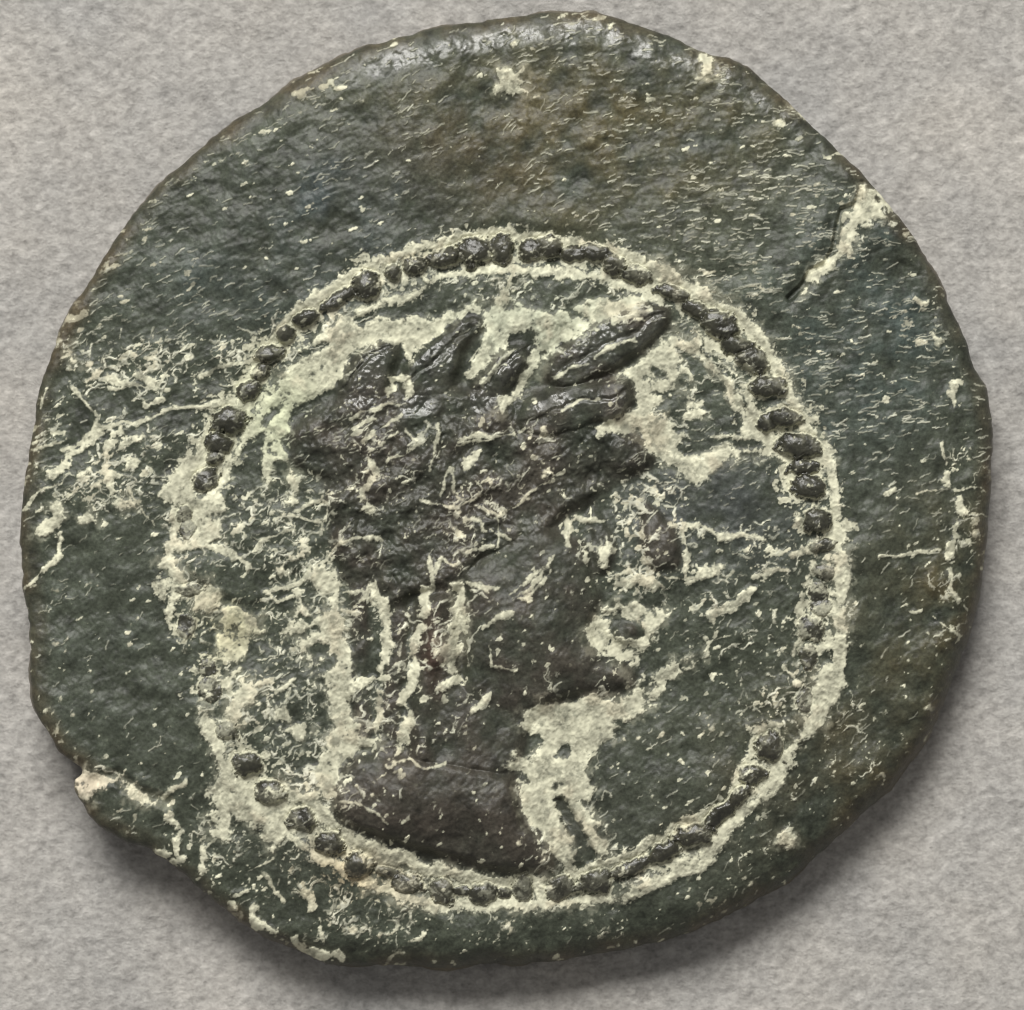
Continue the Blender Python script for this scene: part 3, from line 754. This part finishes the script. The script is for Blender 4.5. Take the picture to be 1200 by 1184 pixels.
# ------------------------------------------------------------------ the table under the coin
def surface():
    step = 3.0
    def axis(a, b):
        far = 3.0 * (1.16 ** np.arange(1, 42) - 1) / 0.16           # wider and wider steps outside the picture
        return np.concatenate([(a - far)[::-1], np.arange(a, b + 1, step), b + far])
    ax_, ay_ = axis(-300, 1500), axis(-300, 1484)
    nx, ny = len(ax_), len(ay_)
    X, Y = np.meshgrid(ax_, ay_)
    r = np.random.default_rng(3)
    fu = np.fft.rfftfreq(nx)[None, :]; fv = np.fft.fftfreq(ny)[:, None]
    def nz(wl, st=1.0, ang=0.0):
        a = math.radians(ang); w_ = wl / step
        u = fu * math.cos(a) - fv * math.sin(a); v = fu * math.sin(a) + fv * math.cos(a)
        n = np.fft.irfft2(np.fft.rfft2(r.standard_normal((ny, nx))) * np.exp(-2.2 * ((u * w_ * st) ** 2 + (v * w_) ** 2)), s=(ny, nx))
        return n / n.std()
    h = 0.26 * nz(6, 2.2, 40) + 0.22 * nz(6, 1.6, -20) + 0.22 * nz(18) + 1.0 * nz(90)
    h = np.minimum(h, 3.0) - 3.5
    V = np.stack([(X - CX) * S, (CY - Y) * S, h * S], -1).reshape(-1, 3)
    ids = np.arange(nx * ny).reshape(ny, nx)
    q = np.stack([ids[1:, :-1], ids[1:, 1:], ids[:-1, 1:], ids[:-1, :-1]], -1)
    keep = np.hypot(X[:-1, :-1] - 597, Y[:-1, :-1] - 577) > 470     # nothing shows under the coin
    q = q[keep]
    used, inv = np.unique(q.ravel(), return_inverse=True)
    me = make_mesh('table_surface', V[used], inv.reshape(-1, 4))
    m, nt, nd, lk, bs = node_mat('grey_felt_paper')
    tc = nd.new('ShaderNodeTexCoord')
    mp = nd.new('ShaderNodeMapping'); mp.inputs['Scale'].default_value = (1 / S / 100,) * 3
    lk.new(tc.outputs['Object'], mp.inputs['Vector'])
    def tex(scale, detail, rough=0.6, sc=None, rot=0):
        n = nd.new('ShaderNodeTexNoise'); n.inputs['Scale'].default_value = scale
        n.inputs['Detail'].default_value = detail; n.inputs['Roughness'].default_value = rough
        if sc:
            mm = nd.new('ShaderNodeMapping'); mm.inputs['Scale'].default_value = sc; mm.inputs['Rotation'].default_value = (0, 0, rot)
            lk.new(mp.outputs[0], mm.inputs['Vector']); lk.new(mm.outputs[0], n.inputs['Vector'])
        else:
            lk.new(mp.outputs[0], n.inputs['Vector'])
        return n
    nb = tex(0.35, 3)
    nm = tex(5.0, 6, 0.8)
    ng = tex(11, 6, 0.75)
    nf = tex(17, 5, 0.75, (0.55, 1, 1), math.radians(-50))
    ramp = nd.new('ShaderNodeValToRGB')
    ramp.color_ramp.elements[0].position = 0.35; ramp.color_ramp.elements[0].color = (0.318, 0.312, 0.30, 1)
    ramp.color_ramp.elements[1].position = 0.68; ramp.color_ramp.elements[1].color = (0.392, 0.374, 0.346, 1)
    lk.new(nb.outputs['Fac'], ramp.inputs[0])
    a0 = nd.new('ShaderNodeMath'); a0.operation = 'ADD'
    lk.new(ng.outputs['Fac'], a0.inputs[0]); lk.new(nf.outputs['Fac'], a0.inputs[1])
    a1 = nd.new('ShaderNodeMath'); a1.operation = 'ADD'
    lk.new(a0.outputs[0], a1.inputs[0]); lk.new(nm.outputs['Fac'], a1.inputs[1])
    ad = nd.new('ShaderNodeMath'); ad.operation = 'MULTIPLY'; ad.inputs[1].default_value = 0.6667
    lk.new(a1.outputs[0], ad.inputs[0])
    mr = nd.new('ShaderNodeMapRange'); mr.inputs[1].default_value = 0.72; mr.inputs[2].default_value = 1.28
    mr.inputs[3].default_value = 0.52; mr.inputs[4].default_value = 1.42
    lk.new(ad.outputs[0], mr.inputs[0])
    sc = nd.new('ShaderNodeVectorMath'); sc.operation = 'SCALE'
    lk.new(ramp.outputs[0], sc.inputs[0]); lk.new(mr.outputs[0], sc.inputs['Scale'])
    lk.new(sc.outputs[0], bs.inputs['Base Color'])
    bs.inputs['Roughness'].default_value = 0.95
    bs.inputs['Specular IOR Level'].default_value = 0.1
    bp = nd.new('ShaderNodeBump'); bp.inputs['Strength'].default_value = 0.8; bp.inputs['Distance'].default_value = 5 * S
    lk.new(ad.outputs[0], bp.inputs['Height']); lk.new(bp.outputs[0], bs.inputs['Normal'])
    me.materials.append(m)
    o = bpy.data.objects.new('table_surface', me)
    scene.collection.objects.link(o)
    o['kind'] = 'structure'
    o['label'] = 'mottled light grey felt-like paper surface under the coin'
    return o
surface()

# ------------------------------------------------------------------ the coin
coin = bpy.data.objects.new('coin', None)
coin.empty_display_size = 0.004
scene.collection.objects.link(coin)
coin['label'] = 'worn dark green bronze coin with a raised portrait inside a ring of beads'
coin['category'] = 'coin'

Q = np.stack([vid[1:, :-1], vid[1:, 1:], vid[:-1, 1:], vid[:-1, :-1]], -1)   # counter-clockwise from above
def piece(code, parent, skirt=False):
    sel = (lab == code) & cell_in
    q = Q[sel]
    if len(q) < 6:
        return None
    used, inv = np.unique(q.ravel(), return_inverse=True)
    q = inv.reshape(-1, 4)
    V = np.stack([PX[used], PY[used], PZ[used]], -1)
    Nn = N[used]; cr = CRUST[used]; gs = GLOSS[used]; pa = PAT[used]; ccl = CCOL[used]
    if skirt:
        # the side of the coin: run down from the outer edge of the face
        allq = Q[cell_in]
        e = np.concatenate([allq[:, [0, 1]], allq[:, [1, 2]], allq[:, [2, 3]], allq[:, [3, 0]]])
        key = np.minimum(e[:, 0], e[:, 1]).astype(np.int64) * (H * W) + np.maximum(e[:, 0], e[:, 1])
        _, first, cnt = np.unique(key, return_index=True, return_counts=True)
        be = e[first[cnt == 1]]
        ring_ids = np.unique(be)
        pos = -np.ones(H * W, np.int64); pos[ring_ids] = np.arange(len(ring_ids))
        fx, fy = VX.ravel()[ring_ids], VY.ravel()[ring_ids]
        ox, oy = -gx.ravel()[ring_ids], -gy.ravel()[ring_ids]
        zt0 = Z.ravel()[ring_ids]
        levels = [(0.0, 0.0), (0.25, 2.2), (0.5, 2.6), (0.75, 0.5), (0.92, -6.0), (1.0, -16.0)]
        base = len(V)
        nr = len(ring_ids)
        ex, en, er = [], [], []
        wv = wob.ravel()[ring_ids]
        for k, (t, b) in enumerate(levels):
            z = zt0 * (1 - t) + (-3.0) * t
            b2 = b + (1.2 * wv * math.sin(3.1 * t) if k else 0)
            ex.append(np.stack([(fx + ox * b2 - CX) * S, (CY - fy - oy * b2) * S, z * S], -1))
            nzk = [0.35, 0.15, 0.0, -0.2, -0.5, -0.7][k]
            nn = np.stack([ox, -oy, np.full(nr, nzk)], -1); nn /= np.linalg.norm(nn, axis=1, keepdims=True)
            en.append(nn)
        nl = len(levels)
        V = np.concatenate([V] + ex); Nn = np.concatenate([Nn] + en).astype(np.float32)
        nf_ = np.clip(0.35 + 0.5 * n_edge2.ravel()[ring_ids], 0, 1)
        cr = np.concatenate([cr] + [CRUST[ring_ids] * f_ * nf_ for f_ in (1.0, 0.35, 0.1, 0.0, 0.0, 0.0)])
        gs = np.concatenate([gs] + [GLOSS[ring_ids] * 0] * nl)
        rimc = np.tile(lin(66, 61, 50), (nr, 1)) * (1 + 0.25 * wv)[:, None]
        pa = np.concatenate([pa] + [rimc.astype(np.float32)] * nl); ccl = np.concatenate([ccl] + [CCOL[ring_ids]] * nl)
        a, b = pos[be[:, 0]], pos[be[:, 1]]
        sk = [np.stack([base + (k + 1) * nr + a, base + (k + 1) * nr + b, base + k * nr + b, base + k * nr + a], -1) for k in range(nl - 1)]
        q = np.concatenate([q] + sk)
    name = NAMES[code]
    me = make_mesh(name, V, q, Nn)
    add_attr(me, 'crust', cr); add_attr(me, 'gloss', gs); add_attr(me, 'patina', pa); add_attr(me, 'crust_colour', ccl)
    me.materials.append(MAT)
    o = bpy.data.objects.new(name, me)
    scene.collection.objects.link(o)
    o.parent = parent
    return o

piece(0, coin, skirt=True)
cr_o = piece(1, coin)
cr_o['kind'] = 'stuff'
cr_o['label'] = 'pale beige mineral crust filling the hollows round beads and portrait'
face_o = piece(10, coin)
face_o['label'] = 'worn head in profile facing right'
for code in (11, 12, 13, 14, 15, 16, 20, 21, 22, 30, 31, 32, 33, 34):
    piece(code, face_o)
for i in range(len(BEADS)):
    piece(101 + i, coin)
